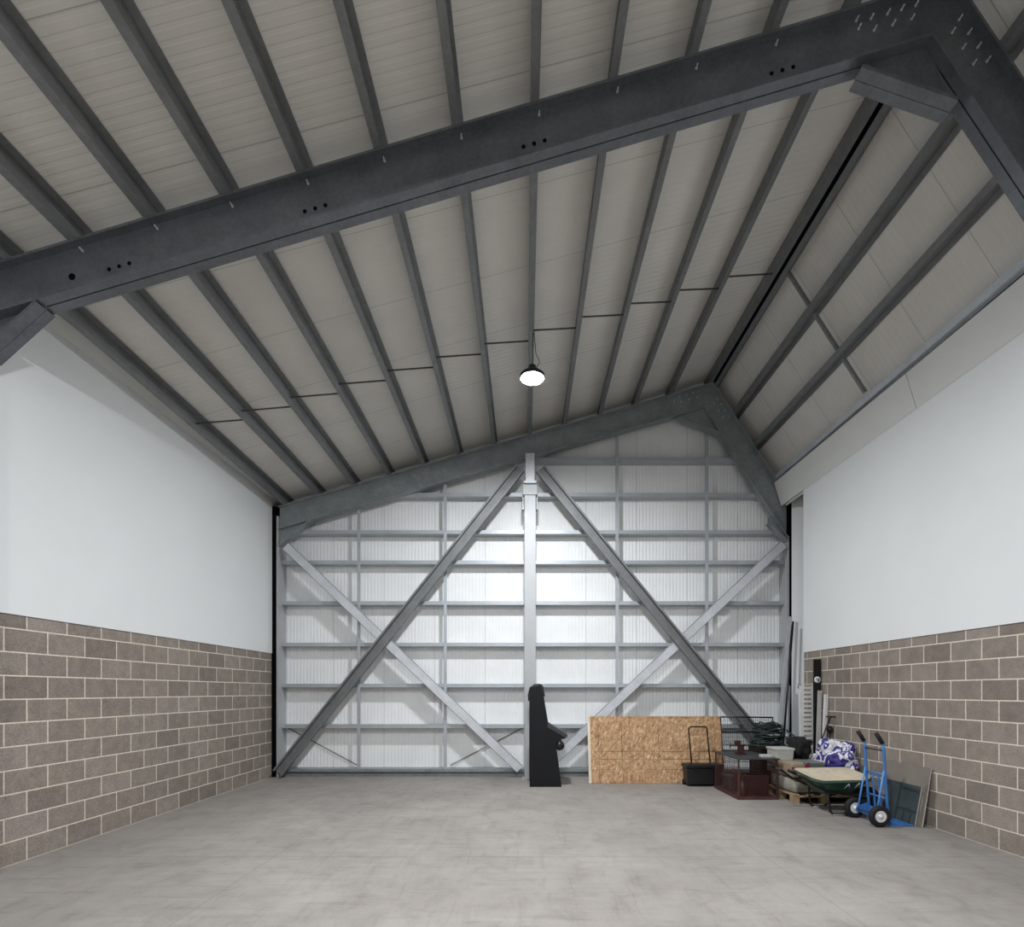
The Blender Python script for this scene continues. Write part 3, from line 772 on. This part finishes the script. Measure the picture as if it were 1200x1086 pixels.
# pallet
pal = thing('wooden_pallet', 'timber pallet under the sacks beside the wheelbarrow', 'pallet', (4.4, 8.05, 0))
PX0, PX1, PY0, PY1 = 3.93, 4.90, 7.63, 8.50
for k in range(5):
    x = PX0+k*(PX1-PX0-.1)/4; mb = MB(); mb.box(x, x+.1, PY0, PY1, .118, .14); part(mb, 'deck_board', M['wood'], pal, .002)
for y in (PY0, PY0+.38, PY1-.1):
    for x in (PX0, 4.35, PX1-.1):
        mb = MB(); mb.box(x, x+.1, y, y+.1, .0, .096); part(mb, 'block', M['wood'], pal, .003)
    mb = MB(); mb.box(PX0, PX1, y, y+.1, .096, .118); part(mb, 'stringer', M['wood'], pal, .002)
def sack(name, label, cat, x0, x1, y0, y1, z0, z1, mat, seed, amp=.02, pw=4):
    mb = MB(); nu, nv = 28, 14; vs = []; cx, cy, cz = (x0+x1)/2, (y0+y1)/2, (z0+z1)/2
    for j in range(nv+1):
        b = -math.pi/2+math.pi*j/nv
        for i in range(nu):
            a = 2*math.pi*i/nu
            def se(c, e): return math.copysign(abs(c)**e, c)
            e = 2.0/pw
            x = se(math.cos(b), e)*se(math.cos(a), e); y = se(math.cos(b), e)*se(math.sin(a), e); z = se(math.sin(b), e)
            nn = noise.noise(V((x*2.2+seed, y*2.2, z*2.2)))+.5*noise.noise(V((x*5+seed, y*5, z*5)))
            k = 1+nn*amp*6
            px, py, pz = cx+x*(x1-x0)/2*k, cy+y*(y1-y0)/2*k, cz+z*(z1-z0)/2*k
            vs.append((min(max(px, x0), x1), min(max(py, y0), y1), min(max(pz, z0), z1)))
    fs = [(j*nu+i, j*nu+(i+1) % nu, (j+1)*nu+(i+1) % nu, (j+1)*nu+i) for j in range(nv) for i in range(nu)]
    mb.add(vs, fs, 0, True)
    return tag(mb.build(name, mat), label, cat)
sack('sack', 'large grey wrapped sack lying on the pallet, lowest at the front', 'sack', 3.95, 4.43, 7.66, 8.45, .14, .37, M['sack'], 1, .012, 6)
sack('sack', 'beige sack lying on the grey wrapped sack, beside the wire cage', 'sack', 3.93, 4.14, 7.66, 8.02, .371, .60, M['carton'], 2, .012, 6)
crate('storage_box', 'grey green lidded box on the pallet sacks, next to the barrow handles', 'box', 4.17, 4.43, 7.69, 8.03, .371, .60, M['graybox'])
mb = MB(); mb.box(3.94, 4.42, 8.06, 8.46, .371, .575)
tag(mb.build('cardboard_box', M['carton'], None, .006), 'brown cardboard box under the off white tub', 'box')
crate('plastic_tub', 'off white lidded tub on top of the brown cardboard box', 'tub', 3.905, 4.19, 8.10, 8.40, .576, .765, M['white_tub'])
sack('bag', 'black rumpled bag on the cardboard box beside the off white tub', 'bag', 4.21, 4.50, 8.08, 8.44, .576, .93, M['bagcloth'], 5, .10, 2.2)
mb = MB(); mb.box(4.47, 4.90, 7.64, 8.30, .14, .52)
tag(mb.build('cardboard_box', M['slate'], None, .008), 'dark box on the pallet under the blue and white cloth', 'box')
# crimson strap knot in front of the sack
mb = MB()
for (pts) in ([(-.13, .06), (-.05, .0), (.05, -.03), (.12, .08)], [(-.10, -.02), (-.02, .01), (.04, .02), (.10, .04)], [(-.02, -.09), (0, 0), (.06, .05), (.12, .13)]):
    for a, b in zip(pts[:-1], pts[1:]):
        mb.sweep([(-.016, -.004), (-.016, .004), (.016, .004), (.016, -.004)], (4.06+a[0], 7.656, .47+a[1]), (4.06+b[0], 7.656, .47+b[1]), (0, 0, 1))
mb.lathe((4.05, 7.646, .46), (0, 1, 0), [(.0001, -.03), (.045, -.02), (.055, 0), (.045, .012), (.0001, .015)], 10)
tag(mb.build('strap', M['crimson']), 'crimson strap tied in a knot across the front of the sacks', 'strap')

# cloth heap
def heap():
    mb = MB(); nu, nv = 96, 44; vs = []; cx, cy, cz = 4.67, 7.84, .52
    for j in range(nv+1):
        b = -.04+(math.pi/2+.04)*j/nv
        for i in range(nu):
            a = 2*math.pi*i/nu
            x = math.cos(b)*math.cos(a); y = math.cos(b)*math.sin(a); z = math.sin(b)
            q = V((x*1.4, y*1.4, z*1.4))
            n = noise.noise(q*1.3+V((3, 1, 2)))*.5
            r = 1-abs(noise.noise(q*2.6+V((9, 1, 2)))); n += (r-.75)*.35
            r2 = 1-abs(noise.noise(q*6+V((1, 5, 2)))); n += (r2-.8)*.16
            k = 1+n
            lx = max(cx+x*.30*k, 4.45)
            vs.append((min(lx, 4.928), cy+y*.31*k, cz+max(z, .0)*.40*k+.002))
    mb.add(vs, [(j*nu+i, j*nu+(i+1) % nu, (j+1)*nu+(i+1) % nu, (j+1)*nu+i) for j in range(nv) for i in range(nu)], 0, True)
    mb.add([vs[i] for i in range(nu)], [list(range(nu))[::-1]])
    return mb
tag(heap().build('cloth_bundle', M['cloth']), 'crumpled bundle of blue and white cloth behind the wheelbarrow', 'cloth')

# ------------------------------------------------------------------ ladder ramp, channels, boards in the right corner
ld = thing('loading_ramp', 'narrow aluminium ramp with close treads, upright by the right corner', 'ramp', (4.78, 8.78, 0))
def lp(x, z): return V((x+.012*z, 8.70+.05*z, z))
for x in (4.62, 4.895 -.06):
    mb = MB(); mb.sweep([(-.015, -.02), (-.015, .02), (.015, .02), (.015, -.02)], lp(x, .0), lp(x, 1.74), (1, 0, 0)); part(mb, 'rail', M['alu'], ld)
mbp = MB(); mbp.sweep([(-.012, -.018), (-.012, .018), (.03, .018), (.03, -.018)], (4.64, 0, 0), (4.82, 0, 0), (0, 0, 1))
proto = None
for k in range(22):
    z = .10+k*.076
    if proto is None: proto = mbp.build('tread', M['alu']); b = proto
    else: b = proto.copy(); COL.objects.link(b)
    b.parent = ld; b.matrix_parent_inverse = Matrix.Translation(ld.location).inverted(); b.location = (.012*z, 8.70+.05*z, z)
for x, zt in ((4.60, 1.80),):
    mb = MB(); mb.tube([lp(x-.01, 1.70), lp(x-.02, 1.78), lp(x+.02, 1.80), lp(x+.04, 1.74)], .012, 8); part(mb, 'hook', M['alud'], ld)
for (xb, xt, yb, yt, zt, lb) in ((4.80, 4.872, 8.56, 8.60, 1.66, 'taller grey aluminium channel leaning just right of the ramp'), (4.885, 4.912, 8.56, 8.49, 1.60, 'pale aluminium channel leaning on the right wall beside the black pole')):
    mb = MB(); mb.sweep([(-.022, -.03), (-.022, .03), (-.016, .03), (-.016, -.024), (.016, -.024), (.016, .03), (.022, .03), (.022, -.03)][::-1], (xb, yb, 0.0), (xt, yt, zt), (1, 0, 0))
    tag(mb.build('aluminium_channel', M['alud'] if xb < 4.85 else M['alu']), lb, 'channel')
bb = thing('black_board', 'tall narrow black board with a round white badge by the right wall', 'board', (4.86, 8.66, 0))
mb = MB(); mb.box(4.795, 4.925, 8.65, 8.668, 0, 2.18); part(mb, 'panel', M['arcade2'], bb, .006)
mb = MB(); mb.lathe((4.86, 8.645, 1.84), (0, 1, 0), [(.032, 0), (.052, 0), (.052, .005)], 28); part(mb, 'badge_ring', M['white'], bb)
mb = MB(); mb.tube([(4.84, 8.644, 1.86), (4.858, 8.644, 1.882), (4.872, 8.644, 1.865), (4.858, 8.644, 1.84), (4.85, 8.644, 1.815), (4.872, 8.644, 1.80)], .006, 6); mb.box(4.835, 4.845, 8.642, 8.65, 1.81, 1.85); part(mb, 'badge_mark', M['white'], bb)
bb.rotation_euler = (0, 0, 0)
# T handled tool
tt = thing('spade', 'black T handled spade leaning on the right wall behind the cloth', 'spade', (4.86, 8.3, 0))
mb = MB(); mb.cyl((4.80, 8.30, 1.245), (4.935, 8.28, 1.24), .012, n=10); part(mb, 'handle', M['bplastic'], tt)
mb = MB(); mb.cyl((4.62, 8.53, .25), (4.868, 8.29, 1.24), .013, n=10); part(mb, 'shaft', M['btube'], tt)
mb = MB(); mb.plate([(4.56, 8.545, .30), (4.68, 8.545, .30), (4.68, 8.58, .06), (4.62, 8.59, .0), (4.56, 8.58, .06)], (0, 1, .1), .006); part(mb, 'blade', M['slate'], tt)
mb = MB(); mb.lathe((4.895, 8.36, .98), (0, 0, 1), [(.0001, .0), (.035, .01), (.045, .05), (.035, .1), (.0001, .12)], 12); mb.cyl((4.922, 8.38, .0), (4.895, 8.36, .99), .012, n=8)
tag(mb.build('mallet', M['bplastic']), 'black round headed tool standing between the spade and the cloth', 'tool')
# long trims leaning in the far right corner
mb = MB(); mb.sweep([(-.035, 0), (-.035, .006), (.029, .006), (.029, .05), (.035, .05), (.035, 0)], (4.66, 9.74, 0.0), (5.0, 9.80, 3.05), (1, 0, 0))
tag(mb.build('steel_angle', M['brace']), 'long galvanised angle leaning into the far right corner', 'steel angle')
mb = MB(); mb.cyl((4.76, 9.70, 0.0), (5.02, 9.74, 2.95), .018, n=12)
tag(mb.build('pole', M['btube']), 'long black pole leaning beside the galvanised angle', 'pole')
mb = MB(); mb.cyl((4.90, 9.76, 0), (4.97, 9.80, 1.75), .03, n=14); mb.cyl((4.90, 9.74, .78), (4.90, 9.74, .86), .05, n=14)
tag(mb.build('pipe', M['girt']), 'short grey pipe standing in the far right corner', 'pipe')

# ------------------------------------------------------------------ wheelbarrow
wb = thing('wheelbarrow', 'green wheelbarrow filled with dried beige mortar', 'wheelbarrow', (4.2, 7.05, 0))
def rrect(x0, x1, y0, y1, r, z, n=5):
    out = []
    for (cx, cy, a0) in ((x1-r, y1-r, 0), (x0+r, y1-r, 90), (x0+r, y0+r, 180), (x1-r, y0+r, 270)):
        for k in range(n+1):
            a = math.radians(a0+90*k/n); out.append(V((cx+r*math.cos(a), cy+r*math.sin(a), z)))
    return out
def tilt(p): return V((p.x, p.y, p.z+(.02*(p.x-4.2)+.10*(p.y-7.07)-.05*math.sin((p.x-3.82)/.82*math.pi)*(1 if p.y < 7.0 else .2))*min(1, max(0, (p.z-.27)/.2))))
secs = [rrect(4.02, 4.42, 6.90, 7.24, .08, .27), rrect(3.94, 4.52, 6.84, 7.30, .10, .38), rrect(3.84, 4.62, 6.77, 7.38, .12, .505), rrect(3.82, 4.64, 6.755, 7.395, .13, .515), rrect(3.82, 4.64, 6.755, 7.395, .13, .498)]
mb = MB(); n = len(secs[0]); vs = [tilt(p) for s_ in secs for p in s_]
mb.add(vs, [(j*n+i, j*n+(i+1) % n, (j+1)*n+(i+1) % n, (j+1)*n+i) for j in range(len(secs)-1) for i in range(n)], 0, True); mb.add([tilt(p) for p in secs[0]], [list(range(n))[::-1]])
part(mb, 'tub', M['green'], wb)
# load: domed crust filling the tub to the rim
mb = MB(); top = rrect(3.835, 4.625, 6.77, 7.38, .12, .512); c = V((4.22, 7.07, 0)); vs = []; rings = 9
for j in range(rings+1):
    f = 1-j/rings
    for p in top:
        q = c+(V((p.x, p.y, 0))-c)*f; z = .512+.012*math.sin(f*2.2)+.02*noise.noise(V((q.x*7, q.y*7, 0)))*(1-f**4)-.02*(1-f)
        vs.append(tilt(V((q.x, q.y, z+.004))))
mb.add(vs, [(j*n+i, j*n+(i+1) % n, (j+1)*n+(i+1) % n, (j+1)*n+i) for j in range(rings) for i in range(n)], 0, True)
lowr = [tilt(V((p.x, p.y, .46))) for p in rrect(3.88, 4.58, 6.81, 7.34, .11, .46)]
mb.add([tilt(V((p.x, p.y, .516))) for p in top]+lowr, [(i, (i+1) % n, n+(i+1) % n, n+i) for i in range(n)]); mb.add(lowr, [list(range(n))])
part(mb, 'load', M['sand'], wb)
mb = MB()
for (y, yh) in ((6.86, 6.80), (7.28, 7.38)):
    mb.tube([(4.72, 7.07+(y-7.07)*.28, .17), (4.45, y, .255), (4.05, y, .31), (3.85, yh, .40), (3.72, yh, .50), (3.60, yh, .555)], .016, 8)
part(mb, 'frame', M['btube'], wb)
for y, yh in ((6.86, 6.80), (7.28, 7.38)):
    mb = MB(); mb.cyl((3.60, yh, .555), (3.50, yh, .60), .021, n=10); part(mb, 'grip', M['rubber'], wb)
    yo = y-.03 if y < 7 else y+.03
    mb = MB(); mb.tube([(4.04, y, .30), (4.06, yo, .16), (4.08, yo, .04), (4.12, yo, .016), (4.20, yo, .014), (4.27, yo, .02), (4.33, yo, .06), (4.36, y, .24)], .014, 8); part(mb, 'leg', M['btube'], wb)
    mb = MB(); mb.tube([(4.11, yo, .010), (4.20, yo, .008), (4.28, yo, .012)], .0165, 8); part(mb, 'skid', M['alud'], wb)
mb = MB(); mb.lathe((4.72, 7.07-.04, .17), (0, 1, 0), [(.11, .0), (.15, -.005), (.17, .015), (.17, .065), (.15, .085), (.11, .08)], 28); part(mb, 'tyre', M['rubber'], wb)
mb = MB(); mb.lathe((4.72, 7.07-.04, .17), (0, 1, 0), [(.02, -.02), (.03, .0), (.09, .02), (.112, .01), (.112, .07), (.09, .06), (.03, .08), (.02, .1)], 24); part(mb, 'wheel_hub', M['slate'], wb)
# stray chalk marks on the near flank are left to the mortar splashes
mb = MB()
for (x, w_) in ((4.28, .05), (4.42, .04)):
    a = tilt(V((x, 6.7935, .44))); b = tilt(V((x-.02, 6.765, .49)));
    mb.tube([tilt(V((x-.03, 6.806, .41))), tilt(V((x, 6.757, .505)))], .006, 5); mb.tube([tilt(V((x, 6.757, .505))), tilt(V((x+w_, 6.822, .40)))], .006, 5)
part(mb, 'mortar_splash', M['white_tub'], wb)

wb.location.y += .12
# ------------------------------------------------------------------ blue hand truck
ht = thing('hand_truck', 'blue two wheeled hand truck with black grips in front of the wheelbarrow', 'hand truck', (4.42, 6.6, 0))
YA, YB = 6.41, 6.76
rails = []
for y in (YA, YB):
    mb = MB(); mb.tube([(4.48, y, .035), (4.455, y, .30), (4.43, y, .62), (4.415, y, .93), (4.405, y, 1.0)], .017, 10); part(mb, 'rail', M['blue'], ht)
    mb = MB(); mb.tube([(4.405, y, 1.0), (4.375, y, 1.05), (4.335, y, 1.11)], .0175, 10); part(mb, 'handle_tube', M['blue'], ht)
    mb = MB(); mb.tube([(4.398, y, 1.01), (4.365, y, 1.065), (4.322, y, 1.13)], .025, 12); part(mb, 'grip', M['rubber'], ht)
    mb = MB(); mb.tube([(4.425, y, .70), (4.37, y, .40), (4.325, y, .13)], .011, 8); part(mb, 'strut', M['lblue'], ht)
for z, x in ((.16, 4.468), (.33, 4.452), (.62, 4.43), (.92, 4.415)):
    mb = MB(); mb.cyl((x, YA, z), (x, YB, z), .012, n=10); part(mb, 'cross_bar', M['blue'] if z < .9 else M['slate'], ht)
for y in (6.53, 6.64):
    mb = MB(); mb.sweep([(-.014, -.004), (-.014, .004), (.014, .004), (.014, -.004)], (4.468, y, .16), (4.43, y, .62), (0, 1, 0)); part(mb, 'centre_strap', M['blue'], ht)
mb = MB(); mb.box(4.46, 4.762, YA-.05, YB+.05, .003, .012); part(mb, 'toe_plate', M['blue'], ht)
mb = MB(); mb.plate([(4.46, YA-.02, .01), (4.46, YB+.02, .01), (4.455, YB+.02, .18), (4.455, YA-.02, .18)], (1, 0, 0), .006); part(mb, 'back_plate', M['blue'], ht)
mb = MB(); mb.cyl((4.32, 6.33, .13), (4.32, 6.84, .13), .012, n=10); part(mb, 'axle', M['slate'], ht)
for y in (YA, YB):
    mb = MB(); mb.plate([(4.47, y, .04), (4.30, y, .10), (4.31, y, .16), (4.46, y, .22)], (0, 1, 0), .006); part(mb, 'axle_bracket', M['blue'], ht)
for yc in (6.345, 6.825):
    mb = MB(); mb.lathe((4.32, yc, .13), (0, 1, 0), [(.07, -.028), (.095, -.036), (.118, -.03), (.13, -.012), (.13, .012), (.118, .03), (.095, .036), (.07, .028)], 32); part(mb, 'tyre', M['rubber'], ht)
    mb = MB(); mb.lathe((4.32, yc, .13), (0, 1, 0), [(.0001, -.045), (.018, -.045), (.022, -.03), (.045, -.014), (.06, -.026), (.073, -.028), (.073, .028), (.06, .026), (.045, .014), (.022, .03), (.018, .045), (.0001, .045)], 28); part(mb, 'wheel_hub', M['chrome'], ht)

# ------------------------------------------------------------------ boards leaning on the right wall
def wall_sheet(xb, xt, y0, y1, h, t, mats, name, label, cat, skew=0):
    mb = MB(); a = math.atan2(xt-xb, h); vs = []
    for y in (y0, y1):
        for (u, w) in ((0, 0), (0, t), (h, t), (h, 0)):
            vs.append((xb+u*math.sin(a)+w*math.cos(a), y, u*math.cos(a)-w*math.sin(a)+t*math.sin(a)+.001))
    mb.add(vs, [(0, 4, 7, 3)], 0); mb.add(vs, [(0, 3, 2, 1), (4, 5, 6, 7), (0, 1, 5, 4), (3, 7, 6, 2), (1, 2, 6, 5)], 1)
    return tag(mb.build(name, mats), label, cat)
wall_sheet(4.80, 4.915, 6.30, 7.12, .725, .012, [M['brownboard'], M['edge']], 'board', 'grey brown board leaning on the right wall, taller rear one', 'board')
wall_sheet(4.772, 4.858, 6.38, 6.98, .485, .012, [M['glassdark'], M['edge']], 'panel', 'dark glossy panel leaning in front of the grey brown board', 'panel')

# ------------------------------------------------------------------ light and output
w = bpy.data.worlds.new('world'); S.world = w; w.use_nodes = True
w.node_tree.nodes['Background'].inputs[0].default_value = (.5, .55, .6, 1); w.node_tree.nodes['Background'].inputs[1].default_value = .02
S.view_settings.view_transform = 'Standard'; S.view_settings.look = 'None'; S.view_settings.gamma = 1
S.view_settings.exposure = 0.52; S.view_settings.use_curve_mapping = False
S.cycles.max_bounces = 10; S.cycles.diffuse_bounces = 8; S.cycles.sample_clamp_indirect = 8
